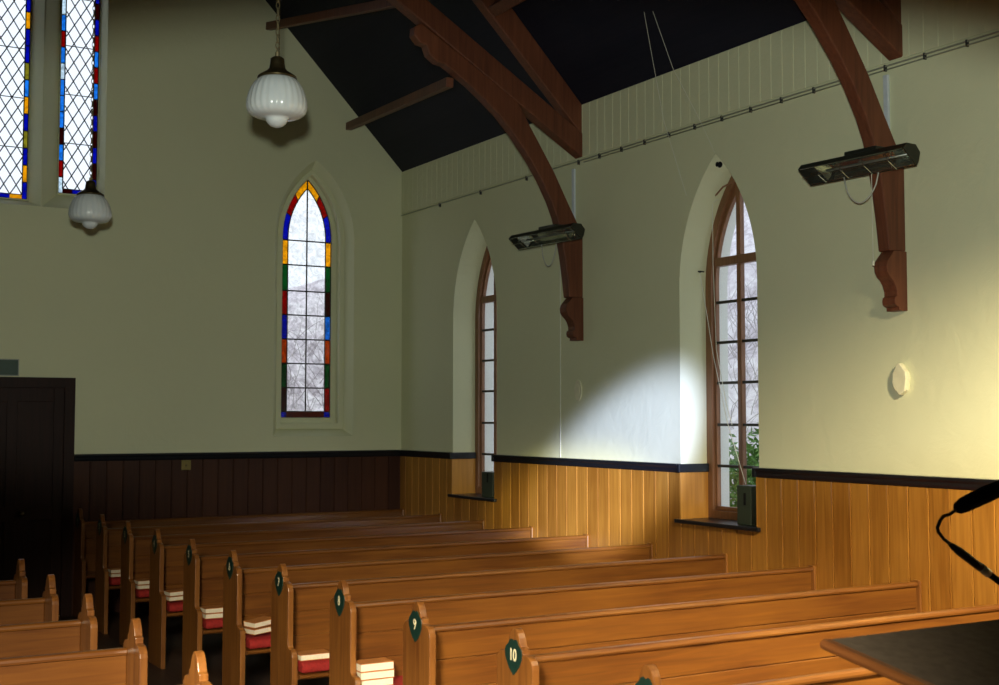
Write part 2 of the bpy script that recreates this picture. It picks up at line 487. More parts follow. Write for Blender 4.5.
b = BM(); add_ring(b, far_b, lancet(FWX - .018, .292, 1.955, 3.96, .67), D + .185, D + .225, 'xz'); obj('window_frame', b, M['plaster'], root, bevel=.006)
b = BM(); add_box(b, FWX - .36, FWX + .36, D + .12, D + .21, 1.85, 1.90); obj('window_sill', b, M['plaster'], root, bevel=.006)
b = BM(); add_ring(b, lancet(FWX, .40, 1.83, 3.93, .80), lancet(FWX, .34, 1.89, 3.93, .74), D + .11, D + .19, 'xz'); obj('moulding', b, M['plaster'], root, bevel=.01)

# the tall lights with diamond leading
def diamond_light(idx, cx, a, z0, zs, h, lc, rc, frame):
    bdw = .047; seg = .172
    n = int(round((zs - z0) / seg)); seg = (zs - z0) / n
    br = [z0 + seg * k for k in range(n)] + [zs, zs + .34, zs + .67, zs + 1.0]
    m = len(br) - 1
    cl = [lc[k % len(lc)] for k in range(m)]; cr = [rc[k % len(rc)] for k in range(m)]
    root, lead, (ai, zi, hi) = stained_window(idx, cx, a, z0, zs, h, bdw, cl, cr, ['darkred', 'blue', 'yellow'], M['glass'], br)
    # diamonds clipped to the light
    dx, dz = .118, .196
    R = (hi * hi + ai * ai) / (2 * ai)
    def halfw(z):
        if z < zs: return ai
        t = (z - zs)
        if t >= hi: return 0
        return max(0, ai - R + math.sqrt(max(0, R * R - t * t)))
    for s in (-1, 1):
        k = -40
        while k < 120:
            seglist = []; zz = zi
            cur = []
            while zz <= zs + hi:
                x = s * ((zz - zi) * dx / dz - k * dx) - ai * s
                if abs(x) <= halfw(zz): cur.append((cx + x, GY + .001, zz))
                elif cur: seglist.append(cur); cur = []
                zz += .02
            if cur: seglist.append(cur)
            for c_ in seglist:
                if len(c_) > 1: add_tube(lead, [c_[0], c_[-1]], .0062, 5)
            k += 1
    z = z0 + .52
    while z < zs + h - .2:
        hw = halfw(z); add_tube(lead, [(cx - hw, GY - .006, z), (cx + hw, GY - .006, z)], .005, 6); z += .505
    obj('leading', lead, M['lead'], root)
    b = BM(); add_ring(b, frame, lancet(cx, a, z0, zs, h), D + .19, D + .222, 'xz'); obj('window_frame', b, M['plaster'], root)
lc = ['pale', 'red', 'sky', 'darkred', 'sky', 'sky', 'sky', 'pale', 'sky', 'red', 'sky']
rc = ['blue', 'darkred', 'blue', 'darkred', 'blue', 'darkred', 'sky', 'red', 'sky', 'red']
diamond_light(4, 2.842, .192, 4.235, 6.25, .53, lc, rc, L_R[1])
diamond_light(5, 2.13, .222, 4.14, 6.75, .54, ['blue', 'yellow', 'blue', 'red'], ['blue', 'yellow', 'blue', 'olive', 'blue', 'yellow', 'sky', 'olive', 'blue'], L_C[1])
diamond_light(6, 1.415, .2, 4.235, 6.25, .53, rc, lc, L_L[1])

# ------------------------------------------------------------------ door, sign, switch
root = struct(bpy.data.objects.new('door_1', None)); C.objects.link(root)
dx0, dx1, dzt = 1.63, 2.81, 2.35
b = BM()
add_ring(b, [(dx0, 0), (dx1, 0), (dx1, dzt), (dx0, dzt)], [(dx0 + .10, .001), (dx1 - .10, .001), (dx1 - .10, dzt - .10), (dx0 + .10, dzt - .10)], D - .05, D - .001, 'xz')
obj('door_frame', b, M['door'], root, bevel=.008)
b = BM(); add_box(b, dx0 + .10, dx1 - .10, D - .018, D - .002, .01, dzt - .10)
x = dx0 + .10
for st in ((dx0 + .10, dx0 + .2), (dx1 - .2, dx1 - .10), (2.17, 2.27)):
    add_box(b, st[0], st[1], D - .034, D - .017, .01, dzt - .10)
for z in (.01, .95, dzt - .24): add_box(b, dx0 + .2, dx1 - .2, D - .0335, D - .017, z, z + .14)
obj('door_leaf', b, M['door'], root, bevel=.005)
b = BM(); add_lathe(b, [(.012, 0), (.012, .03), (.028, .04), (.03, .055), (.018, .068)], 16)
o = obj('door_handle', b, M['brass'], root, smooth=True); o.rotation_euler = (PI / 2, 0, 0); o.location = (2.32, D - .034, 1.02)

sg = thing('wall_sign', 'small dark green sign above the dark timber door', 'sign', (2.11, D, 2.35))
box_obj('sign_face', (-.15, .155, -.03, -.004, 0.02, .165), M['sign'], sg, .003)
box_obj('sign_frame', (-.16, .165, -.022, -.001, 0.01, .175), M['sign_edge'], sg, .003)
sw = thing('light_switch', 'small square brass switch plate on the dark panelling under the stained window wall', 'switch', (3.948, D - .018, 1.462))
box_obj('switch_plate', (-.05, .05, -.010, -.0005, -.052, .052), M['brass_plate'], sw, .004)
box_obj('toggle', (-.008, .008, -.024, -.009, -.012, .006), M['brass'], sw, .002)

# ------------------------------------------------------------------ roof trusses and purlins
def tz(x): return EAVE + (W - x) * PITCH
def make_truss(yt, label):
    t = thing('roof_truss', label, 'roof truss', (W, yt, 2.64), 0, 'red painted roof trusses')
    O = Vector((W, yt, 2.64))
    def part(nm, pts, y0, y1, bev=.010):
        bm = BM(); add_prism(bm, [(x - O.x, z - O.z) for x, z in pts], y0, y1, 'xz')
        return obj(nm, bm, M['truss'], t, bevel=bev)
    brace = [(W, 3.03), (W, 3.60), (6.36, 3.74), (6.28, 3.88), (6.13, 4.15), (6.0, 4.35), (5.88, 4.53), (5.80, 4.66), (5.75, 4.735), (4.80, 5.28), (4.74, 5.24),
             (4.735, 5.17), (4.79, 5.11), (4.85, 5.10), (4.88, 5.02), (4.96, 4.97), (5.03, 4.96), (5.13, 4.90), (5.27, 4.815), (5.42, 4.705), (5.57, 4.585), (5.72, 4.43), (5.88, 4.235),
             (6.00, 4.06), (6.10, 3.88), (6.16, 3.74), (6.205, 3.58), (6.24, 3.40), (6.27, 3.20), (6.29, 3.03)]
    part('curved_brace', brace, 0, TT)
    corb0 = [(W, 2.645), (W, 3.03), (6.285, 3.03), (6.24, 2.995), (6.205, 2.965), (6.19, 2.93), (6.195, 2.895), (6.22, 2.865), (6.26, 2.84), (6.29, 2.81),
            (6.31, 2.77), (6.312, 2.74), (6.29, 2.73), (6.283, 2.71), (6.288, 2.685), (6.315, 2.672), (6.335, 2.668), (6.335, 2.645)]
    corb = [(W - (W - x) * .74, z) for x, z in corb0]
    part('corbel', corb, -.005, TT + .005, .008)
    cs = .60
    part('lower_chord', [(W, 4.30), (W, 4.52), (4.2, 4.54 + cs * (W - 4.2)), (XC, 4.54 + cs * (W - XC)), (XC, 4.32 + cs * (W - XC))], -.012, TT + .012, .012)
    part('principal_rafter', [(W, 4.50), (W, tz(W) - .004), (XC, RIDGE - .004), (XC, RIDGE - .45)], -.004, TT + .004)
    return t
make_truss(TR[0], 'dark red curved roof truss farther along the wall, between the two side windows')
make_truss(TR[1], 'red-brown curved roof truss nearest the viewer, by the larger side window')
def roof_member(name, label, p0, p1, w, h, grp=None):
    p0, p1 = Vector(p0), Vector(p1)
    bm = BM(); L = (p1 - p0).length
    add_box(bm, -w / 2, w / 2, 0, L, -h / 2, h / 2)
    o = obj(name, bm, M['truss'], None, bevel=.008)
    d = (p1 - p0).normalized()
    s = Vector((1, 0, 0)); s = (s - d * s.dot(d)).normalized(); u = s.cross(d)
    o.matrix_world = Matrix(((s.x, d.x, u.x, p0.x), (s.y, d.y, u.y, p0.y), (s.z, d.z, u.z, p0.z), (0, 0, 0, 1)))
    tag(o, label, 'roof beam', grp); return o
roof_member('roof_strut', 'thin dark red strut from the gable wall down to the farther truss', (5.76, D - .005, 5.24), (5.13, TR[0] + TT + .002, 4.84), .07, .085)
roof_member('roof_strut', 'thin dark red strut high up by the ceiling edge above the hanging lamp', (4.80, D - .005, 6.24), (4.80, TR[0] + TT, 5.52), .07, .085)
for x, lo in ((5.55, 'lower'), (4.0, 'upper')):
    for (ya, yb, where) in ((TR[0] + TT + .005, D - .005, 'between the gable wall and the farther truss'), (TR[1] + TT + .005, TR[0] - .005, 'between the two trusses')):
        if x == 5.55 and ya > 9: continue
        bm = BM(); z = tz(x) - .16
        add_box(bm, -.05, .05, ya, yb, -.10, .10)
        o = obj('roof_purlin', bm, M['truss'], None, bevel=.008); o.rotation_euler = (0, 0, 0)
        o.matrix_world = Matrix.Translation((x, 0, z)) @ Matrix.Rotation(math.radians(46), 4, 'Y')
        tag(o, 'dark red %s roof purlin %s' % (lo, where), 'roof beam', 'roof purlins')
# pale strips on the wall behind the trusses
for yt, lab in ((TR[0], 'pale grey cover strip on the wall beside the farther truss'), (TR[1], 'pale grey cover strip on the wall beside the nearest truss')):
    b = BM(); add_box(b, W - .022, W - .0005, yt + TT + .012, yt + TT + .052, 3.40, 4.22)
    tag(obj('cover_strip', b, M['strip'], bevel=.004), lab, 'cover strip', 'wall cover strips')

# conduit under the frieze
cd = thing('electrical_conduit', 'long thin metal conduit clipped along the wall below the painted boards', 'conduit', (W, 0, 4.265))
b = BM(); add_tube(b, [(-.016, YB, .012), (-.016, D - .01, .012)], .006, 8); add_tube(b, [(-.014, YB, -.012), (-.014, 9.45, -.012)], .005, 8)
obj('conduit_pipe', b, M['conduit'], cd, smooth=True)
y = 4.2
while y < 13:
    b = BM(); add_box(b, -.024, -.001, y, y + .010, -.020, .022); obj('clip', b, M['clip'], cd)
    y += .33 if y < 9.4 else .9
    if 5.0 < y < 5.2: y += .05

# ------------------------------------------------------------------ wall vents
def vent(y, z, label, out, dep, face):
    v = thing('wall_vent', label, 'vent', (W, y, z), 0, 'oval wall vents')
    b = BM()
    add_prism(b, out, -dep, -.001, 'yz'); obj('vent_body', b, M['vent'], v, bevel=.007)
    if face:
        b = BM(); add_prism(b, [(u * .55, w * .6) for u, w in out], -dep - .004, -dep + .001, 'yz'); obj('vent_face', b, M['vent'], v, bevel=.004)
vent(9.56, 2.20, 'small cream vent boss on the plaster below the farther truss', [(.058 * math.cos(2 * PI * k / 20), .095 * math.sin(2 * PI * k / 20)) for k in range(20)], .014, True)
vent(5.807, 2.20, 'cream lozenge-shaped vent boss on the plaster below the nearest truss', [(-.050, -.045), (-.045, -.07), (0, -.10), (.045, -.06), (.062, -.02), (.058, .04), (.02, .105), (-.005, .108), (-.052, .05), (-.058, .01)], .045, False)

# ------------------------------------------------------------------ heaters
def heater(y0, y1, x, z, tilt, label, cable_pts, cord_len):
    h = thing('radiant_heater', label, 'heater', (x, (y0 + y1) / 2, z), 0, 'radiant heaters on the trusses')
    L = (y1 - y0) / 2
    R = Matrix.Rotation(tilt, 4, 'X')
    def fin(o): o.data.transform(R); return o
    # trough open towards the room and downwards
    sh = [(-.066, .034), (-.036, .068), (.045, .066), (.084, .022), (.072, -.030), (.050, -.066)]
    ins = [(.046, -.062), (.065, -.028), (.077, .020), (.042, .060), (-.034, .062), (-.062, .032)]
    bm = BM(); add_prism(bm, sh + ins, -L, L, 'xz'); fin(obj('housing', bm, M['steel_dark'], h, bevel=.001, seg=1))
    inr = [(.042, -.056), (.061, -.026), (.073, .018), (.040, .056), (-.032, .058), (-.058, .030)]
    bm = BM(); add_prism(bm, [(u * .97, v * .97) for u, v in ins] + inr[::-1], -L + .01, L - .01, 'xz'); fin(obj('reflector', bm, M['chrome'], h))
    for s in (-1, 1):
        bm = BM(); add_prism(bm, sh, s * L - .005, s * L + .005, 'xz'); fin(obj('end_cap', bm, M['steel_dark'], h, bevel=.002))
        bm = BM()
        add_prism(bm, [(-.055, .031), (-.03, .055), (.038, .053), (.068, .016), (.055, -.026), (.040, -.054)], s * (L - .16), s * (L - .154), 'xz')
        bmesh.ops.rotate(bm, verts=bm.verts, cent=(0, s * (L - .157), 0), matrix=Matrix.Rotation(-s * .6, 3, 'Z'))
        fin(obj('reflector_baffle', bm, M['chrome'], h))
    bm = BM(); add_tube(bm, [(.022, -L + .03, .010), (.022, L - .03, .010)], .008, 10); fin(obj('heating_tube', bm, M['grey_metal'], h, smooth=True))
    bm = BM()
    for k in range(4):
        yy = -L + .15 + (2 * L - .3) * k / 3
        add_tube(bm, [(-.066, yy, .034), (-.03, yy, -.02), (.049, yy, -.066)], .0022, 6)
    add_tube(bm, [(-.03, -L, -.02), (-.03, L, -.02)], .0022, 6)
    fin(obj('wire_guard', bm, M['chrome'], h))
    bm = BM(); add_box(bm, -.01, .10, -.18, .09, .062, .100); fin(obj('mounting_box', bm, M['steel_dark'], h, bevel=.006))
    bm = BM(); add_tube(bm, cable_pts, .005, 6); obj('power_cable', bm, M['cable'], h, smooth=True)
    if cord_len:
        bm = BM(); add_tube(bm, [(.07, -.07, -.05), (.072, -.07, -cord_len)], .0022, 5); add_tube(bm, [(.072, -.07, -cord_len), (.072, -.07, -cord_len - .03)], .008, 8)
        obj('pull_cord', bm, M['cord'], h)
    return h
def loop(y0, y1, drop, n=12):
    return [(.02 + .03 * k / n, y0 + (y1 - y0) * (k / n) - .0 , -.055 - drop * math.sin(PI * k / n) ** .55 * (1 - .15 * k / n)) for k in range(n + 1)]
heater(5.41, 6.31, 6.09, 3.575, math.radians(1.0), 'long dark radiant heater with mirrored reflector on the nearest truss', loop(.12, -.15, .20), .62)
heater(9.07, 10.1, 6.09, 3.565, math.radians(1.0), 'long dark radiant heater on the farther truss', loop(.08, -.12, .22), 0)

# ------------------------------------------------------------------ pendant lamps
def pendant(x, y, zc, r, label):
    p = thing('pendant_lamp', label, 'pendant lamp', (x, y, zc), 0, 'opal glass pendant lamps')
    s = r / .15
    prof = [(.088, .128), (.098, .121), (.113, .105), (.129, .080), (.141, .050), (.149, .017), (.151, -.010), (.147, -.033), (.136, -.050), (.115, -.062), (.078, -.069),
            (.056, -.072), (.054, -.082), (.046, -.096), (.032, -.109), (.015, -.115), (.002, -.117)]
    b = BM(); add_lathe(b, [(a * s, z * s) for a, z in prof], 96, rib=.035, ribs=26, rib_rows=(1, 8)); obj('glass_globe', b, M['opal'], p, smooth=True)
    prof = [(.012, .240), (.022, .237), (.034, .228), (.036, .205), (.040, .180), (.052, .166), (.078, .150), (.096, .137), (.098, .130), (.088, .127)]
    b = BM(); add_lathe(b, [(a * s, z * s) for a, z in prof], 32); obj('brass_gallery', b, M['brass'], p, smooth=True)
    b = BM()
    add_tube(b, [(0, 0, .235 * s), (0, 0, .26 * s)], .012 * s, 8)
    z = .262 * s; k = 0; top = (RIDGE - .45) - zc
    pit = .034
    while z < top:
        n = 8; pts = []
        for q in range(n + 1):
            a = 2 * PI * q / n
            u, v = .0085 * math.cos(a), .021 * math.sin(a)
            pts.append((u, 0, z + v) if k % 2 else (0, u, z + v))
        add_tube(b, pts, .0030, 5, cap=False)
        z += pit; k += 1
    obj('chain', b, M['chain'], p)
    b = BM(); add_lathe(b, [(.05, top + .02), (.05, top + .0), (.02, top - .03)], 16); obj('ceiling_rose', b, M['brass'], p, smooth=True)
    b = BM(); add_tube(b, [(.010, 0, .25 * s), (.010, .004, 1.2), (0.010, 0, top)], .0018, 5); obj('flex', b, M['brass'], p)
pendant(2.22, 5.968, 3.51, .150, 'nearer and larger hanging ribbed opal glass lamp on a brass chain')
pendant(2.11, 9.50, 3.445, .150, 'smaller looking ribbed glass lamp hanging in front of the tall leaded window')
for yt in (9.5, 5.968):
    b = BM(); add_box(b, 1.2, 3.2, yt - .05, yt + .05, RIDGE - .45, RIDGE - .35); 
    add_box(b, XC - .03, XC + .03, yt - .03, yt + .03, RIDGE - .36, RIDGE - .05)
    tag(obj('collar_beam', b, M['truss'], bevel=.006), 'dark red collar beam high under the ridge holding the %s lamp chain' % ('farther' if yt > 9 else 'nearer'), 'roof beam')

# ------------------------------------------------------------------ pews
ROW0, STEP = 4.774, .9253
PX0, PX1 = 2.830, 2.866       # aisle end board, outer and inner face
def end_profile():
    f = []    # (u, z), u relative to the board centre, + is away from the viewer
    back = [(.145, 0), (.145, .90)]
    for k in range(5):
        a = PI / 2 * k / 4; back.append((.095 + .05 * math.cos(a), .91 + .05 * math.sin(a)))
    back += [(.068, .963), (.068, .988), (.052, .993), (.047, 1.008), (.040, 1.026), (.028, 1.046), (.013, 1.060), (0, 1.064)]
    front = [(-u, z) for u, z in reversed(back[:-1])]
    front = front[:-2] + [(-.145, .61), (-.148, .587), (-.165, .574), (-.19, .572), (-.212, .557), (-.222, .53), (-.222, 0)]
    return back + front
def make_pew(x0, x1, aisle, label, name_group):
    """origin at floor under the front face of the backrest; aisle = 'low' x end or 'high' x end carries the shaped end"""
    p = thing('pew', label, 'pew', (0, 0, 0), 0, name_group)
    e = .036
    ex = (x0, x0 + e) if aisle == 'low' else (x1 - e, x1)
    prof = [(u - .075, z) for u, z in end_profile()]
    b = BM(); add_prism(b, prof, ex[0], ex[1], 'yz'); obj('aisle_end', b, M['pew_end'], p, bevel=.006)
    wx = (x1 - .020, x1) if aisle == 'low' else (x0, x0 + .020)
    b = BM(); add_prism(b, [(.045, 0), (.045, .915), (.03, .932), (-.012, .932), (-.026, .92), (-.03, .62), (-.33, .50), (-.33, 0)], wx[0], wx[1], 'yz'); obj('wall_end', b, M['pew_end'], p, bevel=.006)
    i0, i1 = (ex[1], wx[0]) if aisle == 'low' else (wx[1], ex[0])
    b = BM()
    for za, zb in ((.40, .606), (.610, .752), (.756, .90)): add_box(b, i0, i1, 0, .026, za, zb)
    add_box(b, i0, i1, .008, .024, .42, .88)
    obj('backrest', b, M['pew'], p, bevel=.003, seg=1)
    b = BM(); add_prism(b, [(-.012, .894), (-.014, .905), (-.010, .917), (0, .923), (.028, .923), (.036, .915), (.036, .894)], i0, i1, 'yz'); obj('top_rail', b, M['pew'], p, bevel=.002)
    b = BM(); add_prism(b, [(0, .405), (-.315, .400), (-.330, .408), (-.334, .420), (-.328, .430), (0, .434)], i0, i1, 'yz')
    obj('seat', b, M['pew'], p, bevel=.002)
    for xx in [i0 + .9 * k for k in range(1, int((i1 - i0) / .9) + 1)]:
        b = BM(); add_box(b, xx - .015, xx + .015, -.27, -.02, 0, .402); obj('support', b, M['pew_end'], p, bevel=.004)
    return p
right_pews = {}
words = {-1: 'eleven', 0: 'ten', 1: 'nine', 2: 'eight', 3: 'seven', 4: 'six', 5: 'five', 6: 'four', 7: 'three', 8: 'two', 9: 'one'}
where = {-1: 'foremost varnished pew, only its rounded finial and top edge in view',
         0: 'varnished pew whose dark green end plate reads ten',
         1: 'varnished pew whose dark green end plate reads nine',
         2: 'varnished pew whose dark green end plate reads eight',
         3: 'varnished pew directly behind the pew with plate eight',
         4: 'varnished pew with two tilted books on its seat',
         5: 'varnished pew just behind the pew with two tilted books',
         6: 'shadowed pew ending in the sunlit patch of wall panelling',
         7: 'dark pew in the shade, third from the gable wall',
         8: 'dark pew in the shade, second from the gable wall',
         9: 'dark hindmost pew set against the gable wall panelling beside the door'}
proto = make_pew(PX0, W - .02, 'low', where[0], 'numbered pews on the window side')
# green number plate on the aisle face
def plate_mesh():
    out = [(0, 1.012), (.014, 1.020), (.028, 1.014), (.040, .998), (.060, .985), (.068, .968), (.064, .940), (.046, .908), (.022, .884), (0, .868)]
    pts = out + [(-u, z) for u, z in reversed(out[1:-1])]
    return pts
for i in range(-1, 10):
    y = ROW0 + STEP * i
    if i == 9: y -= .02
    if i == -1:
        pw = proto; pw.location = (0, y, 0); pw['label'] = where[-1]
    else: pw = dup(proto, (0, y, 0), where[i])
    right_pews[i] = pw
    b = BM(); add_prism(b, [(u - .075, z) for u, z in plate_mesh()], PX0 - .006, PX0 - .0002, 'yz')
    pl = obj('number_plate', b, M['plate'], None, bevel=.0018)
    cu = bpy.data.curves.new('numeral', 'FONT'); cu.body = str(10 - i); cu.size = .072; cu.extrude = .0006; cu.offset = .0012
    cu.align_x = 'CENTER'; cu.align_y = 'CENTER'
    tmp = bpy.data.objects.new('tmp', cu); C.objects.link(tmp)
    bpy.context.view_layer.update()
    me = bpy.data.meshes.new_from_object(tmp.evaluated_get(bpy.context.evaluated_depsgraph_get()))
    bpy.data.objects.remove(tmp)
    me.materials.clear(); me.materials.append(M['numeral'])
    me.transform(Matrix(((0, 0, -1, PX0 - .0066), (-.85, 0, 0, -.075), (0, 1, 0, .952), (0, 0, 0, 1))))
    nm = bpy.data.objects.new('numeral', me); C.objects.link(nm); nm.parent = pl
    right_pews.setdefault('pl', []).append((pl, pw))
for pl, pw in right_pews['pl']: pl.parent = pw
lp = make_pew(XL + .02, 1.535, 'high', '', 'pews across the aisle')
llab = {0: 'pale oak pew across the aisle, nearest, cut by the bottom of the picture',
        1: 'pale oak pew across the aisle, second from the front',
        2: 'pale oak pew across the aisle, third from the front',
        3: 'pale oak pew across the aisle, fourth from front, mostly its end post',
        4: 'pale oak pew across the aisle, fifth from front, just its finial'}
for i in range(0, 5):
    y = ROW0 + STEP * i + .16
    if i == 0: lp.location = (0, y, 0); lp['label'] = llab[0]
    else: dup(lp, (0, y, 0), llab[i])

# red runners and hymn books at the aisle end of the seats
names = {1: 'nine', 2: 'eight', 3: 'seven', 4: 'six', 5: 'five', 6: 'four', 7: 'three', 8: 'two'}
pos = {2: 'behind the plate eight', 3: 'of the pew directly behind number eight', 4: 'of the pew with tilted books', 5: 'of the sixth pew from the gable wall',
       6: 'of the pew under the shadowed fourth row', 7: 'of the shaded third pew from the gable wall', 8: 'of the shaded second pew from the gable wall'}
cush_lab = {2: 'red seat runner on the pew with plate eight', 3: 'bright red seat runner under a single book, behind the pew with plate eight',
            4: 'red seat runner under two tilted books', 5: 'red seat runner under two flat books with a dark space below',
            6: 'dim red seat runner in the fourth pew from the gable wall', 7: 'barely lit red seat runner in the third pew from the gable wall',
            8: 'barely lit red seat runner in the second pew from the gable wall'}
def cushion(i):
    y = ROW0 + STEP * i
    b = BM(); add_prism(b, [(-.318, .437), (-.328, .460), (-.318, .492), (-.28, .504), (-.04, .504), (-.01, .49), (-.01, .437)], 0, 3.2, 'yz')
    o = obj('seat_runner', b, M['cushion'], None, bevel=.012, loc=(PX1 + .02, y, 0)); tag(o, cush_lab[i], 'cushion', 'red pew seat runners')
for i in range(2, 9): cushion(i)
def book(x, y, z, w, d, h, rot, label, tilt=0.0, lean=0.0):
    bk = thing('hymn_book', label, 'book', (x, y, z), rot, 'hymn books on the pew seats')
    bk.rotation_euler = (lean, tilt, rot)
    t = .0035
    b = BM(); add_box(b, 0, w, 0, d, 0, t); add_box(b, 0, w, 0, d, h - t, h); add_box(b, 0, w, d - t, d, 0, h); obj('cover', b, M['cover'], bk, bevel=.001, seg=1)
    b = BM(); add_box(b, .004, w - .004, .003, d - t, t, h - t); obj('pages', b, M['pages'], bk)
SZ = .5055
sets = {2: [(2.875, -.26, 0, .20, .042, .03, 0, 'bottom book of the stack of three on the pew with plate eight'),
            (2.875, -.26, .043, .20, .042, -.02, 0, 'middle book of the stack of three on the pew with plate eight'),
            (2.873, -.262, .086, .20, .044, 0, 0, 'top book of the stack of three on the pew with plate eight')],
        3: [(2.885, -.295, 0, .20, .036, 0, 0, 'single hymn book on the red runner behind the pew with plate eight')],
        4: [(2.925, -.30, .004, .17, .036, .24, -.07, 'lower of two skewed hymn books on the red runner'),
            (2.928, -.30, .048, .17, .036, .27, -.09, 'upper of two skewed hymn books, lying on its twin')],
        5: [(2.885, -.30, 0, .17, .036, 0, 0, 'lower of two flat hymn books one pew behind the skewed pair'),
            (2.885, -.298, .038, .17, .036, .02, 0, 'upper of two flat hymn books one pew behind the skewed pair')],
        6: [(2.890, -.30, 0, .16, .034, .06, -.03, 'lower book of the pair on the fourth pew from the gable wall'),
            (2.890, -.298, .037, .16, .034, .08, -.03, 'upper book of the pair on the fourth pew from the gable wall')],
        7: [(2.885, -.30, 0, .15, .034, 0, 0, 'lower book of the dim pair on the third pew from the gable wall'),
            (2.885, -.298, .036, .15, .034, .03, 0, 'upper book of the dim pair on the third pew from the gable wall')],
        8: [(2.885, -.30, 0, .15, .034, 0, 0, 'lower book of the hindmost visible pair on the second pew from the gable wall'),
            (2.885, -.298, .036, .15, .034, .02, 0, 'upper book of the hindmost visible pair on the second pew from the gable wall')]}
for i, lst in sets.items():
    y = ROW0 + STEP * i
    for (x, dy, dz, w, h, rot, tilt, lab) in lst:
        book(x, y + dy, SZ + dz + (.012 if tilt else 0), w, .13, h, rot, lab, tilt)

# ------------------------------------------------------------------ things on the window sills, cords
def sill_box(c, ya, yb, zt, label):
    o = thing('speaker_box', label, 'box', (W + .05, (ya + yb) / 2, WS0 + .003), 0, 'dark boxes on the window sills')
    b = BM(); add_box(b, -.03, .10, ya - (ya + yb) / 2, yb - (ya + yb) / 2, 0, zt - WS0); obj('cabinet', b, M['box'], o, bevel=.006)
    b = BM(); add_box(b, -.034, -.029, -.022, .0, .15, .24); obj('slot', b, M['black'], o)
sill_box(WIN[0], 7.305, 7.465, 1.445, 'dark green box standing on the sill of the larger nearer side window')
sill_box(WIN[1], 11.14, 11.365, 1.405, 'black box standing on the sill of the farther side window')
def cord(label, pts, r=.0018):
    b = BM(); add_tube(b, pts, r, 5); return tag(obj('hanging_cord', b, M['cord']), label, 'cord', 'thin white cords')
GX = W + .2
cord('thin white cord from the roof down to the left shoulder of the nearer window arch', [(6.43, 8.0, 3.73), (6.30, 8.12, 4.35), (6.15, 8.1, 4.95), (6.02, 8.0, 5.16)])
cord('second thin cord slanting from the roof to the point of the nearer window arch', [(W - .004, 7.655, 4.02), (6.41, 7.81, 4.315), (6.25, 7.93, 4.72), (6.03, 7.90, 5.14)])
cord('looped sash cord hanging from the arch bracket before the nearer window glass', [(GX, 7.86, 3.70), (GX, 7.93, 3.68), (GX, 7.93, 3.2), (GX, 7.90, 2.5), (GX, 7.78, 2.05), (GX, 7.72, 1.90)], .0028)
cord('sash cord slanting across the nearer window from its jamb down to the dark green box', [(GX, 8.10, 3.14), (GX - .03, 7.98, 2.8), (GX - .04, 7.89, 2.45), (GX - .05, 7.72, 1.93), (GX - .06, 7.50, 1.45)], .0028)
cord('straight white pull cord down the plaster between the farther window and the patch of daylight', [(W - .006, 9.853, 3.50), (W - .006, 9.857, 1.592)], .004)
hk = thing('wall_hook', 'small dark hook at the point of the nearer window arch', 'hook', (W + .06, 7.66, 3.93))
b = BM(); add_lathe(b, [(.022, 0), (.025, .01), (.012, .022), (.012, .03), (.02, .036)], 14); o = obj('hook_body', b, M['black'], hk, smooth=True); o.rotation_euler = (0, -PI / 2, 0)
br = thing('sash_bracket', 'thin brown bracket in the arch of the nearer window holding the sash cord', 'bracket', (GX, 7.9, 3.70))
b = BM(); add_tube(b, [(.065, -.20, .14), (.0, -.1, .09), (0, -.02, .04), (0, .03, .02), (0, .04, -.02)], .007, 6); obj('arm', b, M['window_wood'], br)
tie = thing('cord_cleat', 'tiny dark cleat on the jamb of the nearer window', 'cleat', (GX, WIN[0] + WA, 3.14))
b = BM(); add_tube(b, [(0, 0, 0), (0, -.03, 0)], .008, 6); add_tube(b, [(-.03, -.03, 0), (.03, -.03, 0)], .006, 6); obj('cleat_body', b, M['black'], tie)

# ------------------------------------------------------------------ lectern and microphone in the foreground
lt = thing('lectern', 'dark cloth-topped reading desk with a brown timber edge in the lower corner', 'lectern', (2.50, 1.85, .32))
ang = math.atan2(.036, .214)
def tilt(bm):
    bmesh.ops.transform(bm, matrix=Matrix.Translation((0, .322, 1.130)) @ Matrix.Rotation(ang, 4, 'X'), verts=bm.verts)
b = BM(); add_box(b, -.350, .38, -.46, 0, -.028, -.004); tilt(b); obj('desk_top', b, M['desk_wood'], lt, bevel=.004)
b = BM(); add_box(b, -.350, .38, -.46, 0, -.004, .0); tilt(b); obj('cloth', b, M['desk'], lt)
b = BM(); add_tube(b, [(-.366, .0, -.009), (-.366, -.46, -.009)], .012, 10); add_box(b, -.366, -.349, -.46, .0, -.02, .002); tilt(b); obj('edge_rail', b, M['desk_wood'], lt, smooth=False)
b = BM(); add_prism(b, [(-.20, 0), (.20, 0), (.14, .05), (.10, 1.0), (.24, 1.032), (-.24, 1.032), (-.10, 1.0), (-.14, .05)], .02, .22, 'xz'); obj('pedestal', b, M['desk_wood'], lt, bevel=.006)
b = BM(); add_box(b, -.26, .26, -.12, .36, 0, .04); obj('foot', b, M['desk_wood'], lt, bevel=.01)

